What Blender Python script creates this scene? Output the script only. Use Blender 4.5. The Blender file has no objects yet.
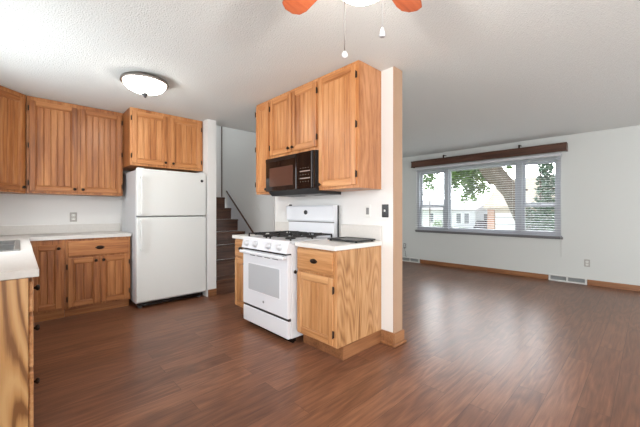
import bpy, bmesh, math, random
from mathutils import Vector, Matrix
random.seed(7)
PI = math.pi
sc = bpy.context.scene
C = sc.collection

# ---------------------------------------------------------------- camera
F_PX, TH, EYE = 314.543, math.radians(46.355), 1.177
cd = bpy.data.cameras.new('camera'); cam = bpy.data.objects.new('camera', cd); C.objects.link(cam)
cd.sensor_width = 36.0; cd.lens = F_PX / 640 * 36.0; cd.clip_start = 0.02; cd.clip_end = 300
cd.shift_y = -(213.5 - 211.18) / 640
cam.location = (0, 0, EYE); cam.rotation_euler = (PI / 2, 0, TH - PI / 2)
sc.camera = cam
# ---------------------------------------------------------------- world, lights, exposure
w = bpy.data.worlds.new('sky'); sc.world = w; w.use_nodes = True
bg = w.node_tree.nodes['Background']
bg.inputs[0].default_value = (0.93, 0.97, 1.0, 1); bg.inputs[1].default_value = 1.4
# overcast sky with an added bright lobe that gives the floor its sheen
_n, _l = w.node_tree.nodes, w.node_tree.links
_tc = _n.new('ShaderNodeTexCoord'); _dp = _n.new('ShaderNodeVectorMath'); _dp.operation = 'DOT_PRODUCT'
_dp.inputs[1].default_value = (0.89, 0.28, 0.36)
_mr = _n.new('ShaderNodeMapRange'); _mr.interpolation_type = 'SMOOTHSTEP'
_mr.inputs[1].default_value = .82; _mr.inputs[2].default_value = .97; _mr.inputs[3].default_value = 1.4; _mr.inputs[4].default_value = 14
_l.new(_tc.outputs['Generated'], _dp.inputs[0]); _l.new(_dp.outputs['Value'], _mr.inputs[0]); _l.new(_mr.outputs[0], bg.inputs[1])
def light(name, kind, loc, rot, energy, color, size=None, size_y=None, radius=None):
    l = bpy.data.lights.new(name, kind); l.energy = energy; l.color = color
    if kind == 'AREA':
        l.shape = 'RECTANGLE'; l.size = size; l.size_y = size_y
    if radius is not None: l.shadow_soft_size = radius
    o = bpy.data.objects.new(name, l); C.objects.link(o); o.location = loc; o.rotation_euler = rot
    return o
# added area lights outside the picture window and at invented, unseen openings
light('window_sky_fill', 'AREA', (8.3, 2.2, 3.7), (0, math.radians(48), 0), 200, (0.92, 0.96, 1.0), 1.9, 4.2)  # added panel standing for sky, out of view, brightens the floor
light('left_fill', 'AREA', (-0.75, -1.45, 1.15), (0, -PI / 2, 0), 122, (0.98, 0.99, 1.0), 2.0, 2.1)  # fill for faces toward the left, behind an invented patio opening
light('rear_fill', 'AREA', (4.4, -3.15, 1.3), (PI / 2, 0, 0), 40, (0.94, 0.97, 1.0), 1.6, 1.3)  # weaker fill behind the invented rear opening
light('sink_side_fill', 'AREA', (-0.80, 3.1, 1.60), (0, -PI / 2, 0), 22, (0.9, 0.95, 1.0), 0.8, 1.1)  # fill behind the invented opening over the sink
light('sun', 'SUN', (20, -5, 20), (math.radians(38), math.radians(-14), 0), 0.8, (1.0, 0.96, 0.9))
sc.view_settings.view_transform = 'Standard'; sc.view_settings.look = 'None'
sc.view_settings.exposure = 0.60; sc.view_settings.gamma = 1.0; sc.view_settings.use_curve_mapping = False

light('stairwell_fill', 'AREA', (2.44, 5.3, 3.85), (0, 0, 0), 5, (0.95, 0.98, 1.0), 0.6, 0.8)  # added fill under the stair ceiling, lifts the stair walls
# ---------------------------------------------------------------- materials
def srgb(r, g, b):
    def f(c):
        c /= 255.0
        return c / 12.92 if c <= 0.04045 else ((c + 0.055) / 1.055) ** 2.4
    return (f(r), f(g), f(b), 1)
def new_mat(name):
    m = bpy.data.materials.new(name); m.use_nodes = True
    nt = m.node_tree; return m, nt, nt.nodes['Principled BSDF']
def plain(name, col, rough=0.5, metal=0.0, spec=0.5, bump=0, bscale=200, vary=0.0, vscale=3.0, emit=None, estr=0):
    m, nt, b = new_mat(name)
    b.inputs['Base Color'].default_value = col
    b.inputs['Roughness'].default_value = rough; b.inputs['Metallic'].default_value = metal
    b.inputs['Specular IOR Level'].default_value = spec
    tc = nt.nodes.new('ShaderNodeTexCoord')
    if vary:
        n = nt.nodes.new('ShaderNodeTexNoise'); n.inputs['Scale'].default_value = vscale; n.inputs['Detail'].default_value = 6
        r = nt.nodes.new('ShaderNodeValToRGB')
        r.color_ramp.elements[0].position = .3; r.color_ramp.elements[1].position = .7
        r.color_ramp.elements[0].color = tuple(c * (1 - vary) for c in col[:3]) + (1,)
        r.color_ramp.elements[1].color = tuple(min(1, c * (1 + vary)) for c in col[:3]) + (1,)
        nt.links.new(tc.outputs['Object'], n.inputs['Vector']); nt.links.new(n.outputs['Fac'], r.inputs['Fac'])
        nt.links.new(r.outputs['Color'], b.inputs['Base Color'])
    if bump:
        n2 = nt.nodes.new('ShaderNodeTexNoise'); n2.inputs['Scale'].default_value = bscale; n2.inputs['Detail'].default_value = 3
        bp = nt.nodes.new('ShaderNodeBump'); bp.inputs['Strength'].default_value = bump; bp.inputs['Distance'].default_value = 0.01
        nt.links.new(tc.outputs['Object'], n2.inputs['Vector']); nt.links.new(n2.outputs['Fac'], bp.inputs['Height'])
        nt.links.new(bp.outputs['Normal'], b.inputs['Normal'])
    if emit:
        b.inputs['Emission Color'].default_value = emit; b.inputs['Emission Strength'].default_value = estr
    return m
def wood(name, dark, mid, light_, axis=2, fine=60, stretch=0.05, rings=0.0, ring_scale=3.0, rough=0.38, seed=0.0, lines=12):
    """oak: fine pores drawn out along the axis, wide tone drift, optional cathedral rings"""
    m, nt, b = new_mat(name); L = nt.links.new
    tc = nt.nodes.new('ShaderNodeTexCoord'); oi = nt.nodes.new('ShaderNodeObjectInfo')
    add = nt.nodes.new('ShaderNodeVectorMath'); add.operation = 'MULTIPLY_ADD'
    add.inputs[1].default_value = (7.3 + seed, 3.1, 5.7)
    cmb = nt.nodes.new('ShaderNodeCombineXYZ')
    for i in range(3): L(oi.outputs['Random'], cmb.inputs[i])
    L(cmb.outputs[0], add.inputs[0]); L(tc.outputs['Object'], add.inputs[2])
    def mapped(s_across, s_along):
        mp = nt.nodes.new('ShaderNodeMapping')
        sv = [s_across] * 3; sv[axis] = s_along
        mp.inputs['Scale'].default_value = sv
        L(add.outputs[0], mp.inputs['Vector']); return mp
    m1 = mapped(fine, fine * stretch)
    n1 = nt.nodes.new('ShaderNodeTexNoise'); n1.inputs['Scale'].default_value = 1; n1.inputs['Detail'].default_value = 5; n1.inputs['Roughness'].default_value = .6
    L(m1.outputs[0], n1.inputs['Vector'])
    m2 = mapped(9, .7)
    n2 = nt.nodes.new('ShaderNodeTexNoise'); n2.inputs['Scale'].default_value = 1; n2.inputs['Detail'].default_value = 3
    L(m2.outputs[0], n2.inputs['Vector'])
    mixf = nt.nodes.new('ShaderNodeMix'); mixf.data_type = 'FLOAT'; mixf.inputs[0].default_value = .5
    L(n1.outputs['Fac'], mixf.inputs[2]); L(n2.outputs['Fac'], mixf.inputs[3])
    fac = mixf.outputs[0]
    if rings:
        m3 = mapped(ring_scale, ring_scale * .16)
        n3 = nt.nodes.new('ShaderNodeTexNoise'); n3.inputs['Scale'].default_value = 1; n3.inputs['Detail'].default_value = .6
        L(m3.outputs[0], n3.inputs['Vector'])
        mul = nt.nodes.new('ShaderNodeMath'); mul.operation = 'MULTIPLY'; mul.inputs[1].default_value = lines
        L(n3.outputs['Fac'], mul.inputs[0])
        fr = nt.nodes.new('ShaderNodeMath'); fr.operation = 'PINGPONG'; fr.inputs[1].default_value = 1
        L(mul.outputs[0], fr.inputs[0])
        mx = nt.nodes.new('ShaderNodeMix'); mx.data_type = 'FLOAT'; mx.inputs[0].default_value = rings
        L(fac, mx.inputs[2]); L(fr.outputs[0], mx.inputs[3]); fac = mx.outputs[0]
    r = nt.nodes.new('ShaderNodeValToRGB'); e = r.color_ramp.elements
    e[0].position = .34; e[0].color = dark; e[1].position = .64; e[1].color = light_
    k = e.new(.48); k.color = mid
    L(fac, r.inputs['Fac']); L(r.outputs['Color'], b.inputs['Base Color'])
    b.inputs['Roughness'].default_value = rough
    bp = nt.nodes.new('ShaderNodeBump'); bp.inputs['Strength'].default_value = .12; bp.inputs['Distance'].default_value = .004
    L(n1.outputs['Fac'], bp.inputs['Height']); L(bp.outputs['Normal'], b.inputs['Normal'])
    return m

M = {}
M['oak'] = wood('honey_oak', srgb(142, 84, 42), srgb(187, 125, 74), srgb(211, 155, 103), fine=55)
M['oak_h'] = wood('honey_oak_rail', srgb(142, 84, 42), srgb(187, 125, 74), srgb(211, 155, 103), axis=0, fine=55)
M['oak_low'] = wood('honey_oak_worn', srgb(142, 94, 54), srgb(184, 132, 84), srgb(208, 160, 112), fine=55)
M['oak_low_h'] = wood('honey_oak_worn_rail', srgb(142, 94, 54), srgb(184, 132, 84), srgb(208, 160, 112), axis=0, fine=55)
M['oak_old'] = wood('amber_oak', srgb(116, 66, 30), srgb(160, 100, 54), srgb(190, 132, 80), fine=55)
M['oak_old_h'] = wood('amber_oak_rail', srgb(116, 66, 30), srgb(160, 100, 54), srgb(190, 132, 80), axis=0, fine=55)
M['ply'] = wood('oak_end_panel', srgb(128, 86, 50), srgb(176, 130, 86), srgb(198, 156, 112), rings=.16, ring_scale=6.0, lines=40, fine=70)
M['ply_red'] = wood('oak_side_panel', srgb(148, 92, 56), srgb(176, 120, 78), srgb(196, 142, 100), fine=70, stretch=.12, rings=.12, ring_scale=6)
M['ply_left'] = wood('pine_end_panel', srgb(128, 84, 44), srgb(188, 140, 86), srgb(204, 162, 110), rings=.38, ring_scale=4.0, lines=40, fine=70)
M['trim'] = wood('oak_trim', srgb(104, 64, 38), srgb(134, 88, 56), srgb(154, 108, 72), axis=1, fine=60)
M['trim_x'] = wood('oak_trim_across', srgb(112, 72, 44), srgb(144, 98, 64), srgb(164, 118, 82), axis=0, fine=60)
M['walnut'] = wood('walnut_board', srgb(56, 34, 24), srgb(78, 50, 38), srgb(96, 64, 50), axis=1, fine=50)
M['fanwood'] = wood('fan_blade_wood', srgb(140, 62, 32), srgb(172, 84, 48), srgb(190, 102, 62), axis=0, fine=50)
M['stairwood'] = wood('dark_stair_wood', srgb(52, 32, 22), srgb(82, 54, 40), srgb(112, 78, 60), axis=0, fine=40)
M['casing'] = plain('tan_casing', srgb(172, 141, 116), .55, vary=.04)
M['inside'] = plain('cabinet_seam', srgb(70, 40, 20), .7)
M['bronze'] = plain('dark_bronze', srgb(46, 36, 30), .35, .8)
M['hinge'] = plain('dark_hinge', srgb(50, 34, 24), .45, .6)
M['wall'] = plain('wall_paint_warm', srgb(226, 226, 224), .75, bump=.06, bscale=90)
M['wall_cool'] = plain('wall_paint_grey', srgb(202, 205, 202), .75, bump=.06, bscale=90)
M['ceil'] = plain('popcorn_ceiling', srgb(222, 226, 224), .95, bump=.7, bscale=105)
M['white'] = plain('white_enamel', srgb(226, 229, 234), .25)
M['white_side'] = plain('white_enamel_side', srgb(222, 224, 228), .35)
M['fridge'] = plain('fridge_enamel', srgb(222, 225, 223), .45, bump=.05, bscale=320)
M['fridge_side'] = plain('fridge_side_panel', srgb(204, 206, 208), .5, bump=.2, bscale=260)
M['counter'] = plain('laminate', srgb(210, 207, 202), .35, vary=.03, vscale=60)
M['counter_edge'] = plain('laminate_edge', srgb(222, 221, 217), .35)
M['steel'] = plain('stainless', srgb(176, 176, 176), .28, 1.0, vary=.1, vscale=30)
M['nickel'] = plain('brushed_nickel', srgb(150, 144, 138), .35, .9)
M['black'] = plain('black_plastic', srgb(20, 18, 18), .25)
M['iron'] = plain('cast_iron', srgb(30, 28, 28), .5)
M['blackglass'] = plain('black_glass', srgb(22, 14, 12), .06)
M['micro_window'] = plain('microwave_window_mesh', srgb(84, 56, 46), .15)
M['darkgrey'] = plain('dark_grey_metal', srgb(60, 60, 62), .35, .5)
M['midgrey'] = plain('mid_grey_plastic', srgb(130, 130, 130), .4)
M['ovenglass'] = plain('oven_glass', srgb(184, 188, 192), .12)
M['plate_white'] = plain('plate_white', srgb(226, 226, 222), .35)
M['plate_grey'] = plain('plate_steel', srgb(168, 166, 160), .35, .3)
M['slat'] = plain('blind_slat', srgb(198, 200, 204), .5)
M['sash'] = plain('sash_paint', srgb(168, 171, 178), .45)
M['sill'] = plain('sill_grey', srgb(110, 110, 112), .5)
M['register'] = plain('register_white', srgb(206, 207, 204), .4)
M['louver'] = plain('register_grey', srgb(146, 150, 150), .4)
M['label'] = plain('panel_print', srgb(150, 136, 128), .4)
M['cord'] = plain('cord_white', srgb(190, 190, 188), .5)
M['bowl'] = plain('lit_glass_bowl', srgb(250, 248, 240), .3, emit=(1.0, 0.95, 0.88, 1), estr=20)
M['fanbowl'] = plain('lit_fan_bowl', srgb(250, 248, 244), .3, emit=(1.0, 0.93, 0.84, 1), estr=16)
M['crystal'] = plain('clear_bead', srgb(230, 232, 236), .1)
def glass_mat():
    m = bpy.data.materials.new('window_glass'); m.use_nodes = True; nt = m.node_tree; nt.nodes.clear()
    o = nt.nodes.new('ShaderNodeOutputMaterial'); mx = nt.nodes.new('ShaderNodeMixShader')
    t = nt.nodes.new('ShaderNodeBsdfTransparent'); g = nt.nodes.new('ShaderNodeBsdfGlossy'); g.inputs['Roughness'].default_value = .02
    mx.inputs[0].default_value = .06
    nt.links.new(t.outputs[0], mx.inputs[1]); nt.links.new(g.outputs[0], mx.inputs[2]); nt.links.new(mx.outputs[0], o.inputs[0])
    return m
M['glass'] = glass_mat()
M['knob_white'] = plain('knob_white', srgb(204, 206, 210), .3)
def floor_mat():
    m, nt, b = new_mat('plank_floor'); L = nt.links.new; N = nt.nodes.new
    tc = N('ShaderNodeTexCoord')
    br = N('ShaderNodeTexBrick'); br.inputs['Scale'].default_value = 1
    br.inputs['Brick Width'].default_value = 1.22; br.inputs['Row Height'].default_value = .152
    br.inputs['Mortar Size'].default_value = .0012; br.inputs['Mortar Smooth'].default_value = .4; br.offset = .37
    br.inputs['Color1'].default_value = (0, 0, 0, 1); br.inputs['Color2'].default_value = (1, 1, 1, 1); br.inputs['Mortar'].default_value = (.5, .5, .5, 1)
    L(tc.outputs['Object'], br.inputs['Vector'])
    sc_ = N('ShaderNodeVectorMath'); sc_.operation = 'MULTIPLY_ADD'; sc_.inputs[1].default_value = (9, 13, 0)
    L(br.outputs['Color'], sc_.inputs[0]); L(tc.outputs['Object'], sc_.inputs[2])
    def noise(s, det, rough=.5):
        mp = N('ShaderNodeMapping'); mp.inputs['Scale'].default_value = s
        L(sc_.outputs[0], mp.inputs['Vector'])
        n = N('ShaderNodeTexNoise'); n.inputs['Scale'].default_value = 1; n.inputs['Detail'].default_value = det; n.inputs['Roughness'].default_value = rough
        L(mp.outputs[0], n.inputs['Vector']); return n
    n1 = noise((3.0, 62, 1), 6, .66)
    n3 = noise((1.1, 7, 1), 1.5)
    mul = N('ShaderNodeMath'); mul.operation = 'MULTIPLY'; mul.inputs[1].default_value = 15; L(n3.outputs['Fac'], mul.inputs[0])
    pp = N('ShaderNodeMath'); pp.operation = 'PINGPONG'; pp.inputs[1].default_value = 1; L(mul.outputs[0], pp.inputs[0])
    a = N('ShaderNodeMix'); a.data_type = 'FLOAT'; a.inputs[0].default_value = .17
    L(n1.outputs['Fac'], a.inputs[2]); L(pp.outputs[0], a.inputs[3])
    c = N('ShaderNodeMix'); c.data_type = 'FLOAT'; c.inputs[0].default_value = .16
    L(a.outputs[0], c.inputs[2]); L(br.outputs['Color'], c.inputs[3])
    r = N('ShaderNodeValToRGB'); e = r.color_ramp.elements
    e[0].position = .27; e[0].color = srgb(86, 54, 38); e[1].position = .72; e[1].color = srgb(146, 100, 74)
    k = e.new(.48); k.color = srgb(115, 75, 54)
    L(c.outputs[0], r.inputs['Fac'])
    mm = N('ShaderNodeMix'); mm.data_type = 'RGBA'; mm.inputs[7].default_value = srgb(52, 32, 22)
    L(br.outputs['Fac'], mm.inputs[0]); L(r.outputs['Color'], mm.inputs[6]); L(mm.outputs[2], b.inputs['Base Color'])
    rr = N('ShaderNodeMapRange'); rr.inputs[3].default_value = .28; rr.inputs[4].default_value = .38
    L(n1.outputs['Fac'], rr.inputs[0]); L(rr.outputs[0], b.inputs['Roughness'])
    bp = N('ShaderNodeBump'); bp.inputs['Strength'].default_value = .12; bp.inputs['Distance'].default_value = .003
    L(c.outputs[0], bp.inputs['Height']); L(bp.outputs['Normal'], b.inputs['Normal'])
    return m
M['floor'] = floor_mat()
def stripes_mat(name, c1, c2, pitch, rough=.7):
    m, nt, b = new_mat(name); L = nt.links.new
    tc = nt.nodes.new('ShaderNodeTexCoord'); sx = nt.nodes.new('ShaderNodeSeparateXYZ'); L(tc.outputs['Object'], sx.inputs[0])
    mu = nt.nodes.new('ShaderNodeMath'); mu.operation = 'MULTIPLY'; mu.inputs[1].default_value = 1 / pitch; L(sx.outputs[2], mu.inputs[0])
    fr = nt.nodes.new('ShaderNodeMath'); fr.operation = 'FRACT'; L(mu.outputs[0], fr.inputs[0])
    r = nt.nodes.new('ShaderNodeValToRGB'); r.color_ramp.elements[0].color = c1; r.color_ramp.elements[1].color = c2
    r.color_ramp.elements[0].position = .08; r.color_ramp.elements[1].position = .16
    L(fr.outputs[0], r.inputs[0]); L(r.outputs[0], b.inputs['Base Color']); b.inputs['Roughness'].default_value = rough
    return m
M['siding'] = stripes_mat('lap_siding', srgb(150, 155, 165), srgb(222, 226, 232), .2)
M['garage_door'] = stripes_mat('garage_door_panels', srgb(176, 180, 186), srgb(236, 238, 240), .55)
M['shingle'] = plain('pale_shingles', srgb(176, 174, 176), .9, vary=.12, vscale=8)
M['shingle_tan'] = plain('tan_shingles', srgb(186, 176, 160), .9, vary=.1, vscale=8)
M['brick'] = plain('tan_brick', srgb(186, 150, 128), .9, vary=.15, vscale=14)
M['grass'] = plain('lawn_grass', srgb(122, 150, 70), .95, vary=.3, vscale=1.2)
M['concrete'] = plain('driveway', srgb(196, 194, 188), .9, vary=.08, vscale=2)
M['leaf'] = plain('leaf_green', srgb(98, 134, 56), .6, vary=.35, vscale=2.5)
M['leaf_dark'] = plain('needle_green', srgb(78, 104, 84), .7, vary=.35, vscale=3)
M['leaf_pale'] = plain('pale_leaf', srgb(130, 158, 110), .6, vary=.25, vscale=3)
M['bark'] = plain('bark', srgb(92, 80, 70), .9, bump=.8, bscale=14, vary=.3, vscale=7)
M['fence'] = plain('weathered_fence', srgb(92, 92, 96), .9, vary=.2, vscale=5)
M['carpaint'] = plain('dark_car_paint', srgb(52, 52, 58), .25)
M['dark_window'] = plain('dark_house_window', srgb(80, 88, 96), .15)

# ---------------------------------------------------------------- helpers
def box(bm, x0, x1, y0, y1, z0, z1, bev=0.0, mi=0, seg=1):
    vs = [bm.verts.new((x, y, z)) for z in (z0, z1) for y in (y0, y1) for x in (x0, x1)]
    fs = [(0, 2, 3, 1), (4, 5, 7, 6), (0, 1, 5, 4), (2, 6, 7, 3), (0, 4, 6, 2), (1, 3, 7, 5)]
    faces = [bm.faces.new([vs[i] for i in f]) for f in fs]
    for f in faces: f.material_index = mi
    if bev:
        es = list({e for f in faces for e in f.edges})
        r = bmesh.ops.bevel(bm, geom=es, offset=bev, segments=seg, affect='EDGES', profile=.5)
        for f in r['faces']: f.material_index = mi
    return bm
def bx(*a, **k): return box(bmesh.new(), *a, **k)
def prism(bm, pts, axis, a0, a1, mi=0):
    """extrude a 2-D outline (list of pairs) along axis"""
    def v(p, a):
        q = [p[0], p[1]]; q.insert(axis, a); return q
    lo = [bm.verts.new(v(p, a0)) for p in pts]; hi = [bm.verts.new(v(p, a1)) for p in pts]
    n = len(pts); fs = [bm.faces.new(lo), bm.faces.new(hi)]
    for i in range(n): fs.append(bm.faces.new((lo[i], lo[(i + 1) % n], hi[(i + 1) % n], hi[i])))
    for f in fs: f.material_index = mi
    bmesh.ops.recalc_face_normals(bm, faces=fs)
    return bm
def lathe(bm, prof, seg=32, mi=0, mat=None):
    rings = []
    new = []
    for r, z in prof:
        if r < 1e-6: ring = [bm.verts.new((0, 0, z))]
        else: ring = [bm.verts.new((r * math.cos(2 * PI * i / seg), r * math.sin(2 * PI * i / seg), z)) for i in range(seg)]
        rings.append(ring); new += ring
    fs = []
    for a, b in zip(rings, rings[1:]):
        for i in range(seg):
            j = (i + 1) % seg
            if len(a) == 1 and len(b) == 1: continue
            if len(a) == 1: fs.append(bm.faces.new((a[0], b[i], b[j])))
            elif len(b) == 1: fs.append(bm.faces.new((a[i], b[0], a[j])))
            else: fs.append(bm.faces.new((a[i], b[i], b[j], a[j])))
    for f in fs: f.material_index = mi; f.smooth = True
    bmesh.ops.recalc_face_normals(bm, faces=fs)
    if mat is not None: bmesh.ops.transform(bm, matrix=mat, verts=new)
    return bm
def tube(bm, pts, rad, seg=8, mi=0):
    pts = [Vector(p) for p in pts]; n = len(pts)
    rads = rad if isinstance(rad, (list, tuple)) else [rad] * n
    rings = []
    for i, p in enumerate(pts):
        t = (pts[min(i + 1, n - 1)] - pts[max(i - 1, 0)]).normalized()
        u = t.orthogonal().normalized() if abs(t.z) > .99 else t.cross(Vector((0, 0, 1))).normalized()
        v = t.cross(u)
        rings.append([bm.verts.new(p + (u * math.cos(2 * PI * k / seg) + v * math.sin(2 * PI * k / seg)) * rads[i]) for k in range(seg)])
    fs = []
    for a, b in zip(rings, rings[1:]):
        for k in range(seg): fs.append(bm.faces.new((a[k], a[(k + 1) % seg], b[(k + 1) % seg], b[k])))
    fs.append(bm.faces.new(rings[0])); fs.append(bm.faces.new(rings[-1]))
    for f in fs: f.material_index = mi; f.smooth = True
    bmesh.ops.recalc_face_normals(bm, faces=fs)
    return bm
def obj(name, bm, mats, parent=None, loc=None):
    me = bpy.data.meshes.new(name); bm.to_mesh(me); bm.free()
    for m in (mats if isinstance(mats, (list, tuple)) else [mats]): me.materials.append(M[m] if isinstance(m, str) else m)
    o = bpy.data.objects.new(name, me); C.objects.link(o)
    if parent is not None: o.parent = parent
    if loc is not None: o.location = loc
    return o
def tag(o, label, cat, group=None, kind=None):
    o['label'] = label; o['category'] = cat
    if group: o['group'] = group
    if kind: o['kind'] = kind
    return o
def thing(name, label, cat, loc=(0, 0, 0), rz=0.0, group=None):
    o = bpy.data.objects.new(name, None); C.objects.link(o); o.location = loc; o.rotation_euler = (0, 0, rz)
    o.empty_display_size = .1
    return tag(o, label, cat, group)
def struct(name, bm, mats, label=None, cat=None, parent=None):
    o = obj(name, bm, mats, parent)
    if parent is None:
        o['kind'] = 'structure'
        o['label'] = label or name.replace('_', ' '); o['category'] = cat or name.split('_')[0]
    return o

# ---------------------------------------------------------------- the room
CH = 2.44
XL, YB, XP, XPB, XW = -0.57, 5.01, 2.36, 2.49, 6.574
struct('floor', bx(XL - .13, XW + .12, -3.0, 6.2, -.1, 0), 'floor', 'dark brown wood plank floor running through kitchen and living room')
bm = bx(XL - .13, XW + .12, -3.0, 4.10, CH, CH + .16)
box(bm, XL - .13, XW + .12, 4.10, 4.40, CH, CH + .16)
box(bm, XL - .13, 1.86, 4.40, YB + .12, CH, CH + .16)
struct('ceiling', bm, 'ceil', 'white popcorn textured ceiling')
# left wall with two openings added for fill light (outside the frame)
bm = bx(XL - .13, XL, -.35, 2.5, 0, CH); box(bm, XL - .13, XL, 3.7, YB + .12, 0, CH)
box(bm, XL - .13, XL, -3.0, -2.55, 0, CH); box(bm, XL - .13, XL, -2.55, -.35, 2.2, CH)
box(bm, XL - .13, XL, 2.5, 3.7, 0, 1.15); box(bm, XL - .13, XL, 2.5, 3.7, 2.05, CH)
struct('wall_left', bm, 'wall', 'white wall behind the sink counter')
struct('wall_back', bx(XL, 1.86, YB, YB + .12, 0, CH), 'wall', 'white kitchen wall behind the refrigerator')
bm = bx(1.86, 1.984, 4.18, 4.40, 0, CH); box(bm, 1.86, 1.984, 4.40, 6.2, 0, 3.9)
struct('wall_stair_left', bm, 'wall', 'white wall end between refrigerator and staircase')
struct('wall_center', bx(XP, XPB, 1.549, 3.31, 0, CH), 'wall', 'white partition wall behind the stove')
bm = bx(2.90, 3.02, 4.10, 4.40, 0, CH); box(bm, 2.90, 3.02, 4.40, 6.2, 0, 3.9)
struct('wall_stair_right', bm, 'wall', 'pale wall along the right side of the stairs')
struct('wall_stair_end', bx(1.984, 2.90, 5.86, 5.98, 1.3, 3.9), 'wall', 'pale wall at the top of the stairs')
struct('wall_living_back', bx(3.02, XW, 4.10, 4.22, 0, CH), 'wall_cool', 'pale grey living room back wall')
struct('ceiling_stair', bx(1.80, 3.06, 4.40, 6.2, 3.9, 4.0), 'ceil', 'white ceiling above the stairs')
bm = bx(1.984, 2.90, 4.34, 4.40, CH + .16, 3.9); box(bm, 3.02, XW, 4.22, 4.3, CH, CH + .1)
struct('wall_stair_front', bm, 'wall', 'pale wall above the kitchen ceiling edge')
# window wall
WY0, WY1, WZ0, WZ1 = 1.03, 3.67, .755, 2.10
bm = bx(XW, XW + .12, -3.0, WY0, 0, CH); box(bm, XW, XW + .12, WY1, 4.22, 0, CH)
box(bm, XW, XW + .12, WY0, WY1, 0, WZ0); box(bm, XW, XW + .12, WY0, WY1, WZ1, CH)
struct('wall_right', bm, 'wall_cool', 'pale grey living room wall with the wide window')
# rear wall with an opening added for fill light (behind the camera)
bm = bx(XL - .13, 3.6, -3.12, -3.0, 0, CH); box(bm, 5.2, XW + .12, -3.12, -3.0, 0, CH); box(bm, 3.6, 5.2, -3.12, -3.0, 2.0, CH); box(bm, 3.6, 5.2, -3.12, -3.0, 0, .65)
struct('wall_rear', bm, 'wall', 'white wall behind the camera')
# window_1
win = bpy.data.objects.new('window_1', None); C.objects.link(win); win.location = (XW, 0, 0); win['kind'] = 'structure'
win['label'] = 'wide white living room window of three panes'; win['category'] = 'window'
def wpart(name, bm, mat, par=win): return obj(name, bm, mat, par)
bm = bx(.0, .12, WY0, WY0 + .05, WZ0, WZ1); box(bm, 0, .12, WY1 - .05, WY1, WZ0, WZ1)
box(bm, 0, .12, WY0 + .05, WY1 - .05, WZ0, WZ0 + .045); box(bm, 0, .12, WY0 + .05, WY1 - .05, WZ1 - .045, WZ1)
wpart('window_frame', bm, 'sash')
for y0, y1 in ((1.60, 1.69), (2.95, 3.04)): wpart('mullion', bx(.0, .12, y0, y1, WZ0 + .045, WZ1 - .045, bev=.004), 'sash')
def sash(y0, y1, z0, z1, x0, t=.042):
    bm = bx(x0, x0 + .035, y0, y0 + t, z0, z1); box(bm, x0, x0 + .035, y1 - t, y1, z0, z1)
    box(bm, x0, x0 + .035, y0 + t, y1 - t, z0, z0 + t); box(bm, x0, x0 + .035, y0 + t, y1 - t, z1 - t, z1)
    o = wpart('sash', bm, 'sash'); obj('pane', bx(x0 + .015, x0 + .019, y0 + t, y1 - t, z0 + t, z1 - t), 'glass', o)
    return o
zb, zt = WZ0 + .045, WZ1 - .045
for y0, y1 in ((1.08, 1.60), (3.04, 3.62)):
    sash(y0, y1, zb, 1.30, .03); o = sash(y0, y1, 1.28, zt, .07)
    ym = (y0 + y1) / 2
    obj('sash_lock', bx(.018, .03, ym - .03, ym + .03, 1.285, 1.305), 'midgrey', o)
    for yy in (y0 + .06, y1 - .06): obj('tilt_latch', bx(.055, .07, yy - .018, yy + .018, 1.55, 1.575, bev=.004), 'hinge', o)
sash(1.69, 2.95, zb, zt, .05, .03)
wpart('window_sill', bx(-.035, .0, WY0 - .03, WY1 + .03, WZ0 - .05, WZ0 - .012, bev=.004), 'sill')
wpart('window_casing', bx(-.012, .0, WY0 - .02, WY1 + .02, WZ0 - .012, WZ0 + .01), 'sash')
# baseboards and trims
def base(name, bm, mat, lab): return struct(name, bm, mat, lab, 'baseboard')
bm = bx(XW - .014, XW, -3.0, .69, 0, .085, bev=.003); box(bm, XW - .014, XW, 1.20, 3.60, 0, .085, bev=.003)
base('baseboard_right', bm, 'trim', 'oak baseboard under the living room window')
base('baseboard_living_back', bx(3.02, XW - .02, 4.086, 4.10, 0, .085), 'trim_x', 'oak baseboard on the living room back wall')
bm = bx(1.863, 1.984, 4.166, 4.18, 0, .10, bev=.003)
base('baseboard_stair', bm, 'trim_x', 'oak baseboard at foot of the white wall end beside refrigerator')
bm = bx(XP - .014, XP, 1.537, 1.668, 0, .115); box(bm, XP - .014, XPB + .014, 1.523, 1.537, 0, .115, bev=.003)
box(bm, XPB, XPB + .014, 1.537, 3.31, 0, .115, bev=.003)
box(bm, XP - .03, XP - .014, 1.523, 1.668, 0, .025, bev=.006); box(bm, XP - .03, XPB + .03, 1.507, 1.523, 0, .025, bev=.006)
base('baseboard_center', bm, 'trim_x', 'oak baseboard with shoe moulding round the partition end')
struct('trim_1', bx(XP, XPB, 1.537, 1.549, 0, CH), 'casing', 'tan board on the end of the partition wall', 'trim')
struct('trim_2', bx(2.884, 2.898, 5.842, 5.858, 1.46, 3.9), 'walnut', 'dark corner trim at the top of the stairs', 'trim')

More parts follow.
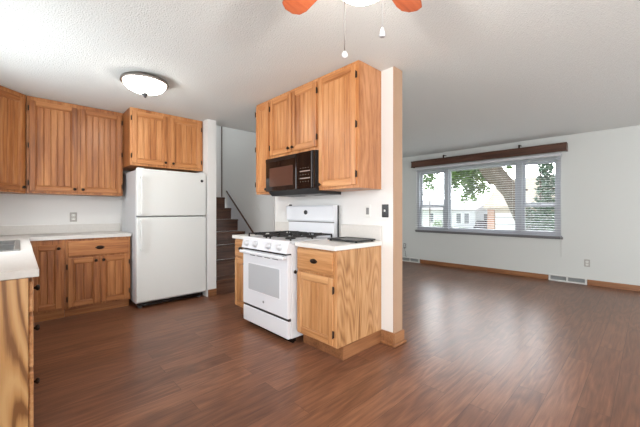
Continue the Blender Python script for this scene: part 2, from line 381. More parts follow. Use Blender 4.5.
# ---------------------------------------------------------------- staircase
st = thing('staircase', 'dark brown wooden staircase rising behind the white wall end', 'staircase', (2.44, 4.18, 0))
R_, T_ = .206, .25
for n in range(7):
    y0 = n * T_
    d = .86 - y0 * 0 if n == 6 else T_
    obj('riser', bx(-.45, .43, y0, y0 + .02, n * R_ + (.0 if n == 0 else .001), (n + 1) * R_ - .028), 'stairwood', st)
    y1 = y0 + T_ + .0 if n < 6 else 1.67
    obj('tread', bx(-.45, .43, y0 - .022, y1 - .002, (n + 1) * R_ - .028, (n + 1) * R_, bev=.006), 'stairwood', st)
pts = [(-.03, .0), (-.03, .20), (0.0, .32)]
bm = prism(bmesh.new(), [(-.03, 0.0), (-.03, .33), (1.40, 1.56), (1.40, 1.20), (.05, 0)], 0, .435, .452)
obj('skirt_board', bm, 'white_side', st)
bm = bmesh.new(); tube(bm, [(.425, -.04, .42), (.425, .58, .90), (.425, 1.42, 1.56)], .014, 10)
o = obj('handrail', bm, 'stairwood', st)
for yy, zz in ((.2, .60), (1.1, 1.30)):
    bm = bmesh.new(); tube(bm, [(.425, yy, zz), (.455, yy, zz - .03)], .006, 6); obj('bracket', bm, 'hinge', o)

# ---------------------------------------------------------------- cabinets (local: x along the width, front at y=0, body to +y)
def door_bm(w, h, planks=4, t=.019, arch=False, stile=.052):
    """origin lower left of the door, front face at y=-t"""
    bm = bmesh.new()
    box(bm, 0, stile, -t, 0, 0, h, bev=.004); box(bm, w - stile, w, -t, 0, 0, h, bev=.004)
    box(bm, stile, w - stile, -t, 0, 0, stile, bev=.003, mi=1); box(bm, stile, w - stile, -t, 0, h - stile, h, bev=.003, mi=1)
    # lip round the panel
    lw = .010
    for a in (stile, w - stile - lw): box(bm, a, a + lw, -t + .006, -.003, stile, h - stile, bev=.003)
    for a in (stile, h - stile - lw): box(bm, stile + lw, w - stile - lw, -t + .006, -.003, a, a + lw, bev=.003, mi=1)
    iw = w - 2 * stile - 2 * lw; pw = iw / planks
    for i in range(planks):
        box(bm, stile + lw + i * pw + .0022, stile + lw + (i + 1) * pw - .0022, -.0105, -.0035, stile + lw, h - stile - lw, bev=.004)
    box(bm, stile, w - stile, -.0034, -.001, stile, h - stile)
    return bm
def knob(par, x, z, y=-.019, mat='bronze'):
    mt = Matrix.Translation((x, y, z)) @ Matrix.Rotation(PI / 2, 4, 'X')
    bm = lathe(bmesh.new(), [(0, 0), (.007, 0), (.006, .010), (.015, .016), (.0165, .022), (.012, .028), (0, .030)], 16, mat=mt)
    return obj('knob', bm, mat, par)
def cup_pull(par, x, z, y=-.019):
    bm = bmesh.new()
    for k in range(7):
        pass
    mt = Matrix.Translation((x, y, z)) @ Matrix.Scale(1.9, 4, (1, 0, 0)) @ Matrix.Rotation(PI / 2, 4, 'X')
    lathe(bm, [(0, 0), (.021, 0), (.020, .008), (.013, .018), (0, .022)], 20, mat=mt)
    box(bm, x - .045, x + .045, y - .003, y, z - .006, z + .006, bev=.001)
    return obj('pull', bm, 'bronze', par)
def hinge(par, x, z, y=-.016):
    bm = bx(x - .006, x + .006, y - .006, y + .008, z - .026, z + .026, bev=.002)
    tube(bm, [(x, y - .006, z - .03), (x, y - .006, z + .03)], .004, 8)
    return obj('hinge', bm, 'hinge', par)
def add_door(cab, x0, x1, z0, z1, hinge_side, knob_z, mats, planks=4, knob_at=None, hinges=True):
    d = obj('door', door_bm(x1 - x0, z1 - z0, planks), list(mats), cab, (x0, 0, z0))
    w, h = x1 - x0, z1 - z0
    kx = w - .026 if hinge_side == 'l' else .026
    if knob_z is not None: knob(d, kx, knob_z - z0)
    hx = -.007 if hinge_side == 'l' else w + .007
    if hinges:
        hinge(d, hx, .09); hinge(d, hx, h - .09)
        if h > .9: hinge(d, hx, h * .5)
    return d
def add_drawer(cab, x0, x1, z0, z1, mat, pull='cup'):
    w, h = x1 - x0, z1 - z0
    bm = bx(0, w, -.019, 0, 0, h, bev=.007, seg=2)
    d = obj('drawer', bm, mat, cab, (x0, 0, z0))
    if pull == 'cup': cup_pull(d, w / 2, h / 2)
    else: knob(d, w / 2, h / 2)
    return d
def carcass(cab, w, d, z0, z1, mats, toe=None, top=True, side=None):
    """body as five boards plus a face frame drawn as rails round the given openings"""
    bm = bmesh.new()
    box(bm, 0, w, 0, .019, z0, z1, bev=.0015)                                   # face frame
    box(bm, 0, .016, .019, d, z0, z1, mi=1 if side else 0); box(bm, w - .016, w, .019, d, z0, z1, mi=1 if side else 0)
    box(bm, .016, w - .016, .019, d, z0, z0 + .016); 
    if top: box(bm, .016, w - .016, .019, d, z1 - .016, z1)
    box(bm, .016, w - .016, d - .008, d, z0 + .016, z1 - .016)
    o = obj('body', bm, [mats, side or mats], cab)
    if toe: obj('toe_kick', bx(.0, w, toe, toe + .016, 0, z0 - .001), toe_mat[0], cab)
    return o
toe_mat = ['oak_old_h']
OAK, OLD, LOW = ('oak', 'oak_h'), ('oak_old', 'oak_old_h'), ('oak_low', 'oak_low_h')
UZ0, UZT = 1.374, CH - .003

# fridge wall uppers
x0, x1 = .050, .957
c = thing('upper_cabinet', 'two-door amber oak wall cabinet left of the refrigerator', 'cabinet', (x0, 4.68, 0))
carcass(c, x1 - x0, .325, UZ0, UZT, 'oak_old'); c_w = x1 - x0
add_door(c, .022, .440, UZ0 + .025, UZT - .045, 'l', UZ0 + .06, OLD, 5)
add_door(c, .466, c_w - .018, UZ0 + .025, UZT - .045, 'r', UZ0 + .06, OLD, 5)
# diagonal corner
c = thing('corner_wall_cabinet', 'amber oak diagonal corner wall cabinet at the left edge', 'cabinet', (.045, 4.675, 0), PI / 4 + PI)
# local axes: rotate so that the front (-y) faces the room
c.rotation_euler = (0, 0, PI / 4)
dw = .405
bm = bmesh.new()
s = math.sqrt(.5)
def loc_(X, Y):
    dx, dy = X - .045, Y - 4.675
    return (dx * s + dy * s, -dx * s + dy * s)
poly = [loc_(.045, 4.675), loc_(.045, 5.005), loc_(-.565, 5.005), loc_(-.565, 4.675 - dw * s - .04), loc_(.045 - dw * s, 4.675 - dw * s)]
prism(bm, poly, 2, UZ0, UZT)
obj('body', bm, 'oak_old', c)
add_door(c, -dw + .025, -.028, UZ0 + .025, UZT - .045, 'l', UZ0 + .06, OLD, 4)
# over the fridge
x0, x1 = .962, 1.855
c = thing('upper_cabinet', 'short two-door honey oak cabinet above the refrigerator', 'cabinet', (x0, 4.33, 0))
carcass(c, x1 - x0, .675, 1.736, UZT, 'oak', side='oak_old')
add_door(c, .018, .420, 1.762, UZT - .04, 'l', 1.80, OAK, 4)
add_door(c, .462, .862, 1.762, UZT - .04, 'r', 1.80, OAK, 4)
# partition uppers (front faces -X): local x -> world -Y
RZ = -PI / 2
def part_cab(name, label, ya, yb, xf): return thing(name, label, 'cabinet', (xf, ya, 0), RZ), ya - yb
c, wd = part_cab('upper_cabinet', 'narrow tall honey oak wall cabinet left of the microwave', 3.237, 2.945, 2.04)
carcass(c, wd, .318, UZ0, UZT, 'oak', side='ply_red'); add_door(c, .018, wd - .022, UZ0 + .025, UZT - .03, 'l', UZ0 + .05, OAK, 3)
c, wd = part_cab('upper_cabinet', 'two-door honey oak wall cabinet directly above the microwave', 2.943, 2.155, 2.04)
carcass(c, wd, .318, 1.757, UZT, 'oak')
add_door(c, .012, .382, 1.79, UZT - .03, 'l', 1.83, OAK, 4); add_door(c, .400, wd - .02, 1.79, UZT - .03, 'r', 1.83, OAK, 4)
c, wd = part_cab('upper_cabinet', 'tall honey oak wall cabinet right of the microwave with exposed side', 2.153, 1.672, 2.04)
carcass(c, wd, .318, UZ0, UZT, 'oak', side='ply_red'); add_door(c, .012, wd - .022, UZ0 + .025, UZT - .03, 'r', UZ0 + .05, OAK, 5)

# base cabinets, fridge wall
BZ0, BZ1 = .10, .868
YF = 4.41
c = thing('base_cabinet', 'amber oak single-door corner base cabinet beside the sink counter', 'cabinet', (.055, YF, 0))
carcass(c, .300, .595, BZ0, BZ1, 'oak_old', toe=.07)
add_door(c, .030, .272, .125, .815, 'l', .775, OLD, 2, hinges=False)
c = thing('base_cabinet', 'amber oak base cabinet with one drawer over two doors beside refrigerator', 'cabinet', (.357, YF, 0))
carcass(c, .625, .595, BZ0, BZ1, 'oak_old', toe=.07)
add_drawer(c, .022, .606, .675, .845, 'oak_old_h')
add_door(c, .022, .300, .120, .655, 'l', .615, OLD, 2); add_door(c, .320, .604, .120, .655, 'r', .615, OLD, 2)
# left run (front faces +X): local x -> world +Y
c = thing('base_cabinet', 'oak drawer base under the sink counter end with grained end panel', 'cabinet', (.028, 1.992, 0), PI / 2)
toe_mat[0] = 'oak_old_h'
carcass(c, .50, .595, BZ0, BZ1, 'oak_low', toe=.07)
obj('end_panel', bx(-.012, -.0005, .0, .59, .0, BZ1), 'ply_left', c)
for z0, z1 in ((.70, .845), (.44, .68), (.135, .42)): add_drawer(c, .02, .48, z0, z1, 'oak_low_h', 'knob')
c = thing('sink_base_cabinet', 'oak two-door cabinet beneath the sink', 'cabinet', (.028, 2.496, 0), PI / 2)
carcass(c, 1.88, .595, BZ0, BZ1, 'oak_old', toe=.07, top=False)
for q in range(3): add_door(c, .03 + q * .61, .60 + q * .61, .12, .80, 'l', .76, OLD, 4, hinges=False)
# stove side base cabinets
toe_mat[0] = 'trim'
c, wd = part_cab('base_cabinet', 'honey oak base cabinet with drawer and door right of the stove', 2.150, 1.676, 1.778)
carcass(c, wd, .58, BZ0 + .01, BZ1, 'oak_low', side='ply', toe=.065)
obj('end_panel', bx(wd - .0005, wd + .006, .004, .578, .11, BZ1 - .002), 'ply', c)
obj('end_skirt', bx(wd + .0, wd + .008, .066, .578, 0, .108), 'trim', c)
d = add_drawer(c, .012, wd - .030, .670, .855, 'oak_low_h')
add_door(c, .012, wd - .030, .125, .650, 'r', None, LOW, 3); knob(c, -.008, .64, 0.0)
c, wd = part_cab('base_cabinet', 'narrow oak base cabinet left of the stove by the stairs', 3.262, 2.962, 1.778)
carcass(c, wd, .58, BZ0 + .01, BZ1, 'oak_low', side='ply', toe=.065)
add_drawer(c, .02, wd - .02, .670, .855, 'oak_low_h'); add_door(c, .02, wd - .02, .125, .650, 'l', .61, LOW, 2, hinges=False)

# ---------------------------------------------------------------- countertops
CZ0, CZ1 = .870, .908
c = thing('countertop', 'L-shaped white laminate countertop along the left and back walls', 'countertop', (.0, 4.4, 0))
SX0, SX1, SY0, SY1 = -.475, -.03, 2.98, 3.94     # sink cut-out
def rel(x0, x1, y0, y1, z0, z1, bm=None, **k): return box(bm or bmesh.new(), x0, x1, y0 - 4.4, y1 - 4.4, z0, z1, **k)
bm = rel(XL + .003, .065, 1.975, SY0, CZ0, CZ1, bev=.003)
rel(XL + .003, .065, SY1, 4.388, CZ0, CZ1, bm); rel(XL + .003, SX0, SY0, SY1, CZ0, CZ1, bm); rel(SX1, .065, SY0, SY1, CZ0, CZ1, bm)
rel(XL + .003, .990, 4.388, YB - .003, CZ0, CZ1, bm)
obj('worktop', bm, 'counter', c)
bm = rel(XL + .022, .990, YB - .02, YB - .002, CZ1, 1.012, bev=.002); rel(XL + .002, XL + .02, 1.975, YB - .02, CZ1, 1.012, bm, bev=.002)
obj('backsplash', bm, 'counter', c)
c = thing('countertop', 'small white laminate countertop right of the stove', 'countertop', (2.05, 1.9, 0))
obj('worktop', bx(1.743 - 2.05, 2.357 - 2.05, 1.658 - 1.9, 2.152 - 1.9, CZ0, CZ1, bev=.004), 'counter_edge', c)
obj('backsplash', bx(2.338 - 2.05, 2.357 - 2.05, 1.662 - 1.9, 2.150 - 1.9, CZ1, 1.046, bev=.003), 'counter', c)
c = thing('countertop', 'narrow white countertop left of the stove', 'countertop', (2.05, 3.1, 0))
obj('worktop', bx(1.743 - 2.05, 2.357 - 2.05, 2.960 - 3.1, 3.276 - 3.1, CZ0, CZ1, bev=.004), 'counter_edge', c)
obj('backsplash', bx(2.338 - 2.05, 2.357 - 2.05, 2.965 - 3.1, 3.276 - 3.1, CZ1, 1.046, bev=.003), 'counter', c)

# sink
c = thing('kitchen_sink', 'stainless steel double bowl sink set into the left countertop', 'sink', (-.25, 3.46, CZ1))
bm = bmesh.new(); a, b_ = .25, .505
t = .028
box(bm, -a, -a + t + .02, -b_, b_, .0005, .008, bev=.002); box(bm, a - t, a, -b_, b_, .0005, .008, bev=.002)
box(bm, -a + t + .02, a - t, -b_, -b_ + t, .0005, .008, bev=.002); box(bm, -a + t + .02, a - t, b_ - t, b_, .0005, .008, bev=.002)
box(bm, -a + t + .02, a - t, -.02, .02, .0005, .008, bev=.002)
obj('rim', bm, 'steel', c)
for y0, y1 in ((-b_ + t + .002, -.021), (.021, b_ - t - .002)):
    bm = bmesh.new(); X0, X1 = -a + t + .022, a - t - .002
    g = .004
    box(bm, X0, X0 + g, y0, y1, -.17, .0); box(bm, X1 - g, X1, y0, y1, -.17, 0); box(bm, X0, X1, y0, y0 + g, -.17, 0); box(bm, X0, X1, y1 - g, y1, -.17, 0)
    box(bm, X0, X1, y0, y1, -.174, -.17)
    bo = obj('bowl', bm, 'steel', c)
    bm = lathe(bmesh.new(), [(0, .003), (.03, .003), (.04, .001), (.042, -.0)], 20, mat=Matrix.Translation(((X0 + X1) / 2, (y0 + y1) / 2, -.17)))
    obj('drain', bm, 'darkgrey', bo)

# griddle tray on the small counter
c = thing('griddle_tray', 'flat dark metal tray lying on the counter right of the stove', 'tray', (2.175, 1.872, CZ1 + .001))
bm = bx(-.12, .125, -.165, .165, .008, .014, bev=.002)
for (p0, p1, q0, q1) in ((-.13, -.12, -.175, .175), (.125, .135, -.175, .175), (-.12, .125, -.175, -.165), (-.12, .125, .165, .175)):
    box(bm, p0, p1, q0, q1, .008, .020, bev=.002)
obj('plate', bm, 'darkgrey', c)
for sx in (-1, 1):
    for sy in (-1, 1):
        obj('foot', lathe(bmesh.new(), [(0, 0), (.012, 0), (.010, .008), (0, .008)], 12, mat=Matrix.Translation((sx * .11, sy * .15, .0))), 'black', c)

# ---------------------------------------------------------------- refrigerator
fx0, fx1, fy = 1.000, 1.846, 4.194
fr = thing('refrigerator', 'white top-freezer refrigerator between cabinets and white wall end', 'refrigerator', ((fx0 + fx1) / 2, fy, 0))
hw = (fx1 - fx0) / 2
obj('case', bx(-hw + .004, hw - .004, .068, .76, .06, 1.675, bev=.006), 'fridge_side', fr)
d = obj('freezer_door', bx(-hw, hw, 0, .060, 1.118, 1.69, bev=.012, seg=3), 'fridge', fr)
def handle_bm(z0, z1, x):
    bm = bx(x - .012, x + .012, -.048, -.030, z0, z1, bev=.007, seg=2)
    box(bm, x - .010, x + .010, -.032, -.001, z0 + .005, z0 + .035, bev=.003); box(bm, x - .010, x + .010, -.032, -.001, z1 - .035, z1 - .005, bev=.003)
    return bm
obj('handle', handle_bm(1.135, 1.60, -hw + .045), 'fridge', d)
lg = obj('emblem', lathe(bmesh.new(), [(0, .004), (.017, .004), (.019, 0)], 20, mat=Matrix.Translation((hw - .06, -.0005, 1.585)) @ Matrix.Rotation(PI / 2, 4, 'X')), 'darkgrey', d)
d2 = obj('fresh_food_door', bx(-hw, hw, 0, .060, .085, 1.104, bev=.012, seg=3), 'fridge', fr)
obj('handle', handle_bm(.70, 1.085, -hw + .045), 'fridge', d2)
obj('door_gasket', bx(-hw + .012, hw - .012, .060, .068, .09, 1.68), 'midgrey', fr)
bm = bx(-hw + .02, hw - .02, .07, .09, .018, .06)
for k in range(16): box(bm, -hw + .05 + k * .048, -hw + .075 + k * .048, .064, .07, .03, .052)
obj('base_grille', bm, 'black', fr)
for sx, sy in ((-1, .10), (1, .10), (-1, .70), (1, .70)):
    obj('leveling_foot', lathe(bmesh.new(), [(0, 0), (.022, 0), (.020, .02), (.010, .022), (.010, .06), (0, .06)], 14, mat=Matrix.Translation((sx * (hw - .06), sy, 0))), 'midgrey', fr)
for sx in (-1, 1):
    obj('hinge_cover', bx(sx * (hw - .05) - .035, sx * (hw - .05) + .035, .03, .10, 1.69, 1.702, bev=.004), 'white', fr)

# ---------------------------------------------------------------- stove (local: front -y, width x) faces -X
sv = thing('gas_stove', 'white freestanding gas range with black grates and oven window', 'stove', (1.70, 2.560, 0), RZ)
W2 = .382
bm = bx(-W2, W2, .03, .63, .05, .885, bev=.003)
obj('body', bm, 'white_side', sv)
obj('toe_panel', bx(-W2 + .02, W2 - .02, .06, .08, .0, .05), 'black', sv)
for sx in (-1, 1):
    for y in (.1, .58): obj('foot', lathe(bmesh.new(), [(0, 0), (.018, 0), (.018, .05), (0, .05)], 12, mat=Matrix.Translation((sx * .33, y, 0))), 'black', sv)
obj('storage_drawer', bx(-W2 + .002, W2 - .002, -.006, .03, .052, .205, bev=.006, seg=2), 'white', sv)
obj('drawer_shadow_gap', bx(-W2 + .006, W2 - .006, .004, .03, .205, .228), 'darkgrey', sv)
od = obj('oven_door', bx(-W2 + .002, W2 - .002, -.010, .03, .228, .790, bev=.008, seg=2), 'white', sv)
bm = bx(-.268, .262, -.0125, -.010, .388, .650, bev=.001)
obj('window', bm, 'ovenglass', od)
bm = bmesh.new()
for a, b0, c0, d0 in ((-.276, .270, .650, .658), (-.276, .270, .380, .388)): box(bm, a, b0, -.0135, -.010, c0, d0)
for a in (-.276, .262): box(bm, a, a + .008, -.0135, -.010, .388, .650)
obj('window_border', bm, 'white_side', od)
bm = bx(-.375, .375, -.060, -.036, .752, .782, bev=.009, seg=3)
for a in (-.365, .325): box(bm, a, a + .04, -.040, -.010, .754, .780, bev=.004)
obj('handle', bm, 'white', od)
obj('emblem', lathe(bmesh.new(), [(0, .003), (.010, .003), (.012, 0)], 18, mat=Matrix.Translation((.0, -.0103, .305)) @ Matrix.Rotation(PI / 2, 4, 'X')), 'midgrey', od)
obj('black_strip', bx(-W2 + .0, W2 - .0, -.034, .03, .791, .801, bev=.002), 'black', sv)  # black strip between oven door and control panel
bm = bmesh.new()
for k in range(4): box(bm, -.24 + k * .13, -.15 + k * .13, -.0118, -.0102, .733, .739)
obj('vent_slots', bm, 'darkgrey', od)
bm = prism(bmesh.new(), [(-.026, .803), (.03, .803), (.03, .905), (.006, .905), (-.004, .895)], 0, -W2, W2)
cp = obj('control_panel', bm, 'white', sv)
for i, yy in enumerate((2.845, 2.685, 2.455, 2.285)):
    mt = Matrix.Translation((2.560 - yy, -.016, .852)) @ Matrix.Rotation(PI / 2 - .22, 4, 'X')
    bm = lathe(bmesh.new(), [(0, 0), (.033, 0), (.033, .005), (.026, .009), (.023, .030), (.018, .034), (0, .034)], 24, mat=mt)
    k = obj('burner_knob', bm, 'knob_white', cp)
bm = bx(-W2, W2, .006, .60, .886, .912, bev=.007, seg=2)
obj('cooktop', bm, 'white', sv)
# burners and grates
for sx in (-1, 1):
    for yb_ in (.17, .44):
        bm = lathe(bmesh.new(), [(0, 0), (.052, 0), (.050, .010), (.036, .012), (.036, .020), (.030, .024), (0, .024)], 24, mat=Matrix.Translation((sx * .19, yb_, .912)))
        obj('burner', bm, 'iron', sv)
    g = bmesh.new()
    X0, X1, Y0, Y1 = (sx * .19 - .165, sx * .19 + .165, .04, .575)
    zt0, zt1 = .938, .950
    for a in (X0, X1 - .012): box(g, a, a + .012, Y0, Y1, zt0, zt1, bev=.003)
    for a in (Y0, (Y0 + Y1) / 2 - .006, Y1 - .012): box(g, X0 + .012, X1 - .012, a, a + .012, zt0, zt1, bev=.003)
    for cy in (.17, .44):
        cx = sx * .19
        for ang in range(4):
            ux, uy = math.cos(ang * PI / 2), math.sin(ang * PI / 2)
            r0, r1 = .035, (.155 if ux else .125)
            x_a, x_b = sorted((cx + ux * r0, cx + ux * r1)); y_a, y_b = sorted((cy + uy * r0, cy + uy * r1))
            if abs(ux) > .5: box(g, x_a, x_b, cy - .005, cy + .005, zt0, zt1 + .003, bev=.002)
            else: box(g, cx - .005, cx + .005, y_a, y_b, zt0, zt1 + .003, bev=.002)
    for a in (X0, X1 - .012):
        for b0 in (Y0, (Y0 + Y1) / 2 - .006, Y1 - .012): box(g, a, a + .012, b0, b0 + .012, .912, zt0)
    obj('grate', g, 'iron', sv)
bm = prism(bmesh.new(), [(.578, 1.068), (.566, 1.085), (.560, 1.225), (.570, 1.238), (.640, 1.238), (.640, 1.068)], 0, -W2, W2)
bgp = obj('backguard', bm, 'white', sv)
obj('backguard_base', bx(-W2 + .015, W2 - .015, .585, .64, .912, 1.068), 'white', bgp)
obj('backguard_seam', bx(-W2 + .01, W2 - .01, .580, .586, 1.056, 1.068), 'midgrey', bgp)
obj('end_cap', bx(W2, W2 + .006, .618, .64, .915, 1.236, bev=.002), 'darkgrey', bgp)
obj('clock_badge', lathe(bmesh.new(), [(0, .003), (.022, .003), (.025, 0)], 24, mat=Matrix.Translation((-.04, .5625, 1.165)) @ Matrix.Scale(1.25, 4, (1, 0, 0)) @ Matrix.Rotation(PI / 2, 4, 'X')), 'darkgrey', bgp)
obj('hinge_clip', bx(-W2 - .004, -W2 + .03, .60, .625, 1.238, 1.256, bev=.004), 'black', bgp)

# ---------------------------------------------------------------- microwave
mw = thing('microwave', 'black over-the-range microwave under the short oak cabinet', 'microwave', (1.97, 2.548, 0), RZ)
H2 = .389
bm = prism(bmesh.new(), [(.03, 1.395), (.085, 1.345), (.385, 1.345), (.385, 1.752), (.03, 1.752)], 0, -H2, H2)
obj('body', bm, 'darkgrey', mw)
md = obj('door', bx(-H2, .140, 0, .03, 1.392, 1.748, bev=.005, seg=2), 'blackglass', mw)
obj('window', bx(-.315, .092, -.0025, 0, 1.44, 1.64, bev=.001), 'micro_window', md)
obj('top_vent', bx(-H2 + .004, .136, -.004, 0, 1.708, 1.744, bev=.001), 'black', md)
pn = obj('control_panel', bx(.143, H2, 0, .03, 1.392, 1.748, bev=.005, seg=2), 'blackglass', mw)
bm = bmesh.new()
for z in (1.556, 1.488): box(bm, -.065, .085, -.0035, -.002, z, z + .010)
for r in range(3):
    for cc in range(4): box(bm, -.060 + cc * .038, -.048 + cc * .038, -.0035, -.002, (1.59, 1.525, 1.46)[r], (1.59, 1.525, 1.46)[r] + .003)
lab = obj('keypad_print', bm, 'label', pn); lab.location.x = .265
obj('handle', bx(.368, .384, -.012, -.001, 1.40, 1.74, bev=.004), 'darkgrey', mw)
bm = bmesh.new()
for sx in (-1, 1): box(bm, sx * .19 - .13, sx * .19 + .13, .12, .26, 1.342, 1.3445)
obj('filter', bm, 'midgrey', mw)
obj('work_light', bx(-.05, .05, .28, .34, 1.342, 1.3445), 'plate_white', mw)

# ---------------------------------------------------------------- ceiling light
cl = thing('ceiling_light', 'lit flush-mount ceiling light with nickel band and frosted bowl', 'lamp', (.865, 3.33, CH))
obj('canopy', lathe(bmesh.new(), [(0, -.001), (.17, -.001), (.19, -.02), (.200, -.018), (.206, -.046), (.198, -.052), (.18, -.04), (0, -.04)], 48), 'nickel', cl)
prof = [(.180 * math.sin(t * PI / 2 / 10), -.044 - .090 * math.cos(t * PI / 2 / 10)) for t in range(11)]
obj('glass_bowl', lathe(bmesh.new(), prof, 48), 'bowl', cl)
obj('finial', lathe(bmesh.new(), [(0, -.130), (.016, -.131), (.030, -.142), (.026, -.152), (.012, -.162), (.015, -.170), (0, -.182)], 20), 'darkgrey', cl)

# ---------------------------------------------------------------- ceiling fan
FX, FY = .954, .762
fan = thing('ceiling_fan', 'ceiling fan with reddish wood blades and lit glass bowl', 'fan', (FX, FY, CH))
obj('canopy', lathe(bmesh.new(), [(0, -.001), (.07, -.001), (.068, -.03), (.03, -.055), (0, -.055)], 28), 'white', fan)
obj('motor_housing', lathe(bmesh.new(), [(0, -.056), (.03, -.058), (.10, -.085), (.115, -.11), (.115, -.16), (.10, -.19), (.05, -.215), (0, -.215)], 36), 'white', fan)
for k in range(5):
    ang = TH + math.radians(36 + 72 * k)
    rot = Matrix.Rotation(ang, 4, 'Z')
    pitch = Matrix.Rotation(math.radians(11), 4, 'X')
    outl = [(.17, -.045), (.30, -.058), (.49, -.066), (.535, -.055), (.56, -.022), (.56, .022), (.535, .055), (.49, .066), (.30, .058), (.17, .045)]
    bm = prism(bmesh.new(), outl, 2, -.004, .004)
    bmesh.ops.bevel(bm, geom=list(bm.edges), offset=.0015, segments=1, affect='EDGES')
    bmesh.ops.transform(bm, matrix=rot @ Matrix.Translation((0, 0, -.205)) @ pitch, verts=bm.verts)
    bl = obj('blade', bm, 'fanwood', fan)
    bm = prism(bmesh.new(), [(.085, -.015), (.15, -.015), (.24, -.035), (.26, 0), (.24, .035), (.15, .015), (.085, .015)], 2, .004, .009)
    bmesh.ops.transform(bm, matrix=rot @ Matrix.Translation((0, 0, -.205)) @ pitch, verts=bm.verts)
    obj('blade_iron', bm, 'white', bl)
obj('light_fitter', lathe(bmesh.new(), [(0, -.216), (.045, -.216), (.05, -.25), (.07, -.285), (.0, -.285)], 28), 'white', fan)
prof = [(.118 * math.sin(t * PI / 2 / 10), -.362 - .080 * math.cos(t * PI / 2 / 10)) for t in range(11)] + [(.122, -.342)]
obj('glass_bowl', lathe(bmesh.new(), prof, 40), 'fanbowl', fan)
cdv = Vector((math.sin(TH), -math.cos(TH), 0)); fw = Vector((math.cos(TH), math.sin(TH), 0))
def chain(px, pybot, d, nm_mat, bead):
    r = (px - 320) / F_PX * d
    p = fw * d + cdv * r
    zb_ = EYE + (211.18 - pybot) / F_PX * d
    lx, ly = p.x - FX, p.y - FY
    bm = bmesh.new(); tube(bm, [(lx, ly, zb_ - CH + .01), (lx, ly, -.262)], .0022 if bead == 0 else .0012, 6)
    a = obj('pull_chain', bm, nm_mat, fan)
    obj('chain_bead', lathe(bmesh.new(), [(0, -.012), (.009, -.008), (.011, 0), (.008, .008), (0, .016)] if bead == 0 else [(0, -.012), (.011, -.012), (.009, .0), (.003, .018), (0, .02)], 14,
        mat=Matrix.Translation((lx, ly, zb_ - CH))), 'crystal' if bead == 0 else 'white', a)
chain(344.6, 55, 1.12, 'nickel', 0)
chain(382.3, 33, 1.12, 'cord', 1)
fl = light('fan_bulb', 'POINT', (FX, FY, CH - .335), (0, 0, 0), 17, (1.0, 0.97, 0.93), radius=.03)

# ---------------------------------------------------------------- plates, vents, blind
def plate(name, label, cat, p, face, mat, kind, group=None):
    """face: 'x' plate facing -X, 'y' facing -Y ; local front -y"""
    t = thing(name, label, cat, p, RZ if face == 'x' else 0, group)
    obj('cover_plate', bx(-.036, .036, -.006, 0, -.058, .058, bev=.003), mat, t)
    if kind == 'outlet':
        for z in (-.022, .022):
            o = obj('receptacle', bx(-.017, .017, -.009, -.006, z - .014, z + .014, bev=.003), 'plate_white' if mat != 'plate_white' else 'midgrey', t)
            bm = bx(-.009, -.006, -.0095, -.009, z - .004, z + .008); box(bm, .006, .009, -.0095, -.009, z - .004, z + .008)
            obj('slots', bm, 'black', o)
    elif kind == 'toggle':
        obj('toggle', bx(-.005, .005, -.018, -.006, -.008, .012, bev=.002), 'plate_white', t)
    elif kind == 'rocker':
        obj('rocker', bx(-.016, .016, -.010, -.006, -.032, .032, bev=.003), 'midgrey', t)
    return t
plate('wall_outlet', 'pale outlet with dark sockets above the back counter backsplash', 'outlet', (.487, YB - .001, 1.103), 'y', 'plate_grey', 'outlet')
plate('wall_switch', 'white rocker switch on the partition above the small backsplash', 'switch', (XP - .001, 1.822, 1.178), 'x', 'plate_white', 'rocker')
plate('wall_switch', 'black toggle switch plate near the partition end', 'switch', (XP - .001, 1.628, 1.180), 'x', 'black', 'toggle')
plate('wall_switch', 'faint white switch plate on the wall beside the stairs', 'switch', (2.899, 4.53, 1.24), 'x', 'plate_white', 'toggle')
plate('wall_outlet', 'grey outlet right of the window above the oak baseboard', 'outlet', (XW - .001, .693, .345), 'x', 'plate_grey', 'outlet')
ot = plate('wall_outlet', 'dark outlet low on the window wall beside the partition', 'outlet', (XW - .001, 3.99, .36), 'x', 'midgrey', 'outlet')
bm = bmesh.new(); tube(bm, [(0, -.012, -.02), (.0, -.03, -.04), (.02, -.02, -.12), (.03, -.02, -.22), (.05, -.02, -.25)], .005, 8)
tag(obj('power_cord', bm, 'black', None), 'dark cord hanging from the low outlet by the partition', 'cord')
bpy.data.objects['power_cord'].location = (XW - .001, 3.99, .36); bpy.data.objects['power_cord'].rotation_euler = (0, 0, RZ)
def register(y0, y1, label):
    t = thing('floor_register', label, 'vent', (XW - .001, (y0 + y1) / 2, 0), RZ)
    h = (y1 - y0) / 2
    bm = bx(-h, h, -.035, 0, 0, .022, bev=.003); box(bm, -h, h, -.022, 0, .085, .108, bev=.003)
    for a in (-h, -.012, h - .024): box(bm, a, a + .024, -.028, 0, .022, .085)
    obj('frame', bm, 'register', t)
    bm = bmesh.new()
    for a, b0 in ((-h + .024, -.012), (.012, h - .024)):
        for z in (.028, .040, .052, .064, .076): box(bm, a, b0, -.020, -.006, z, z + .006)
        box(bm, a, b0, -.005, 0, .022, .085)
    obj('louvers', bm, 'louver', t)
register(.694, 1.195, 'white baseboard heat register under the right end of the window')
register(3.605, 4.08, 'grey-white baseboard register in the far corner beside the partition')
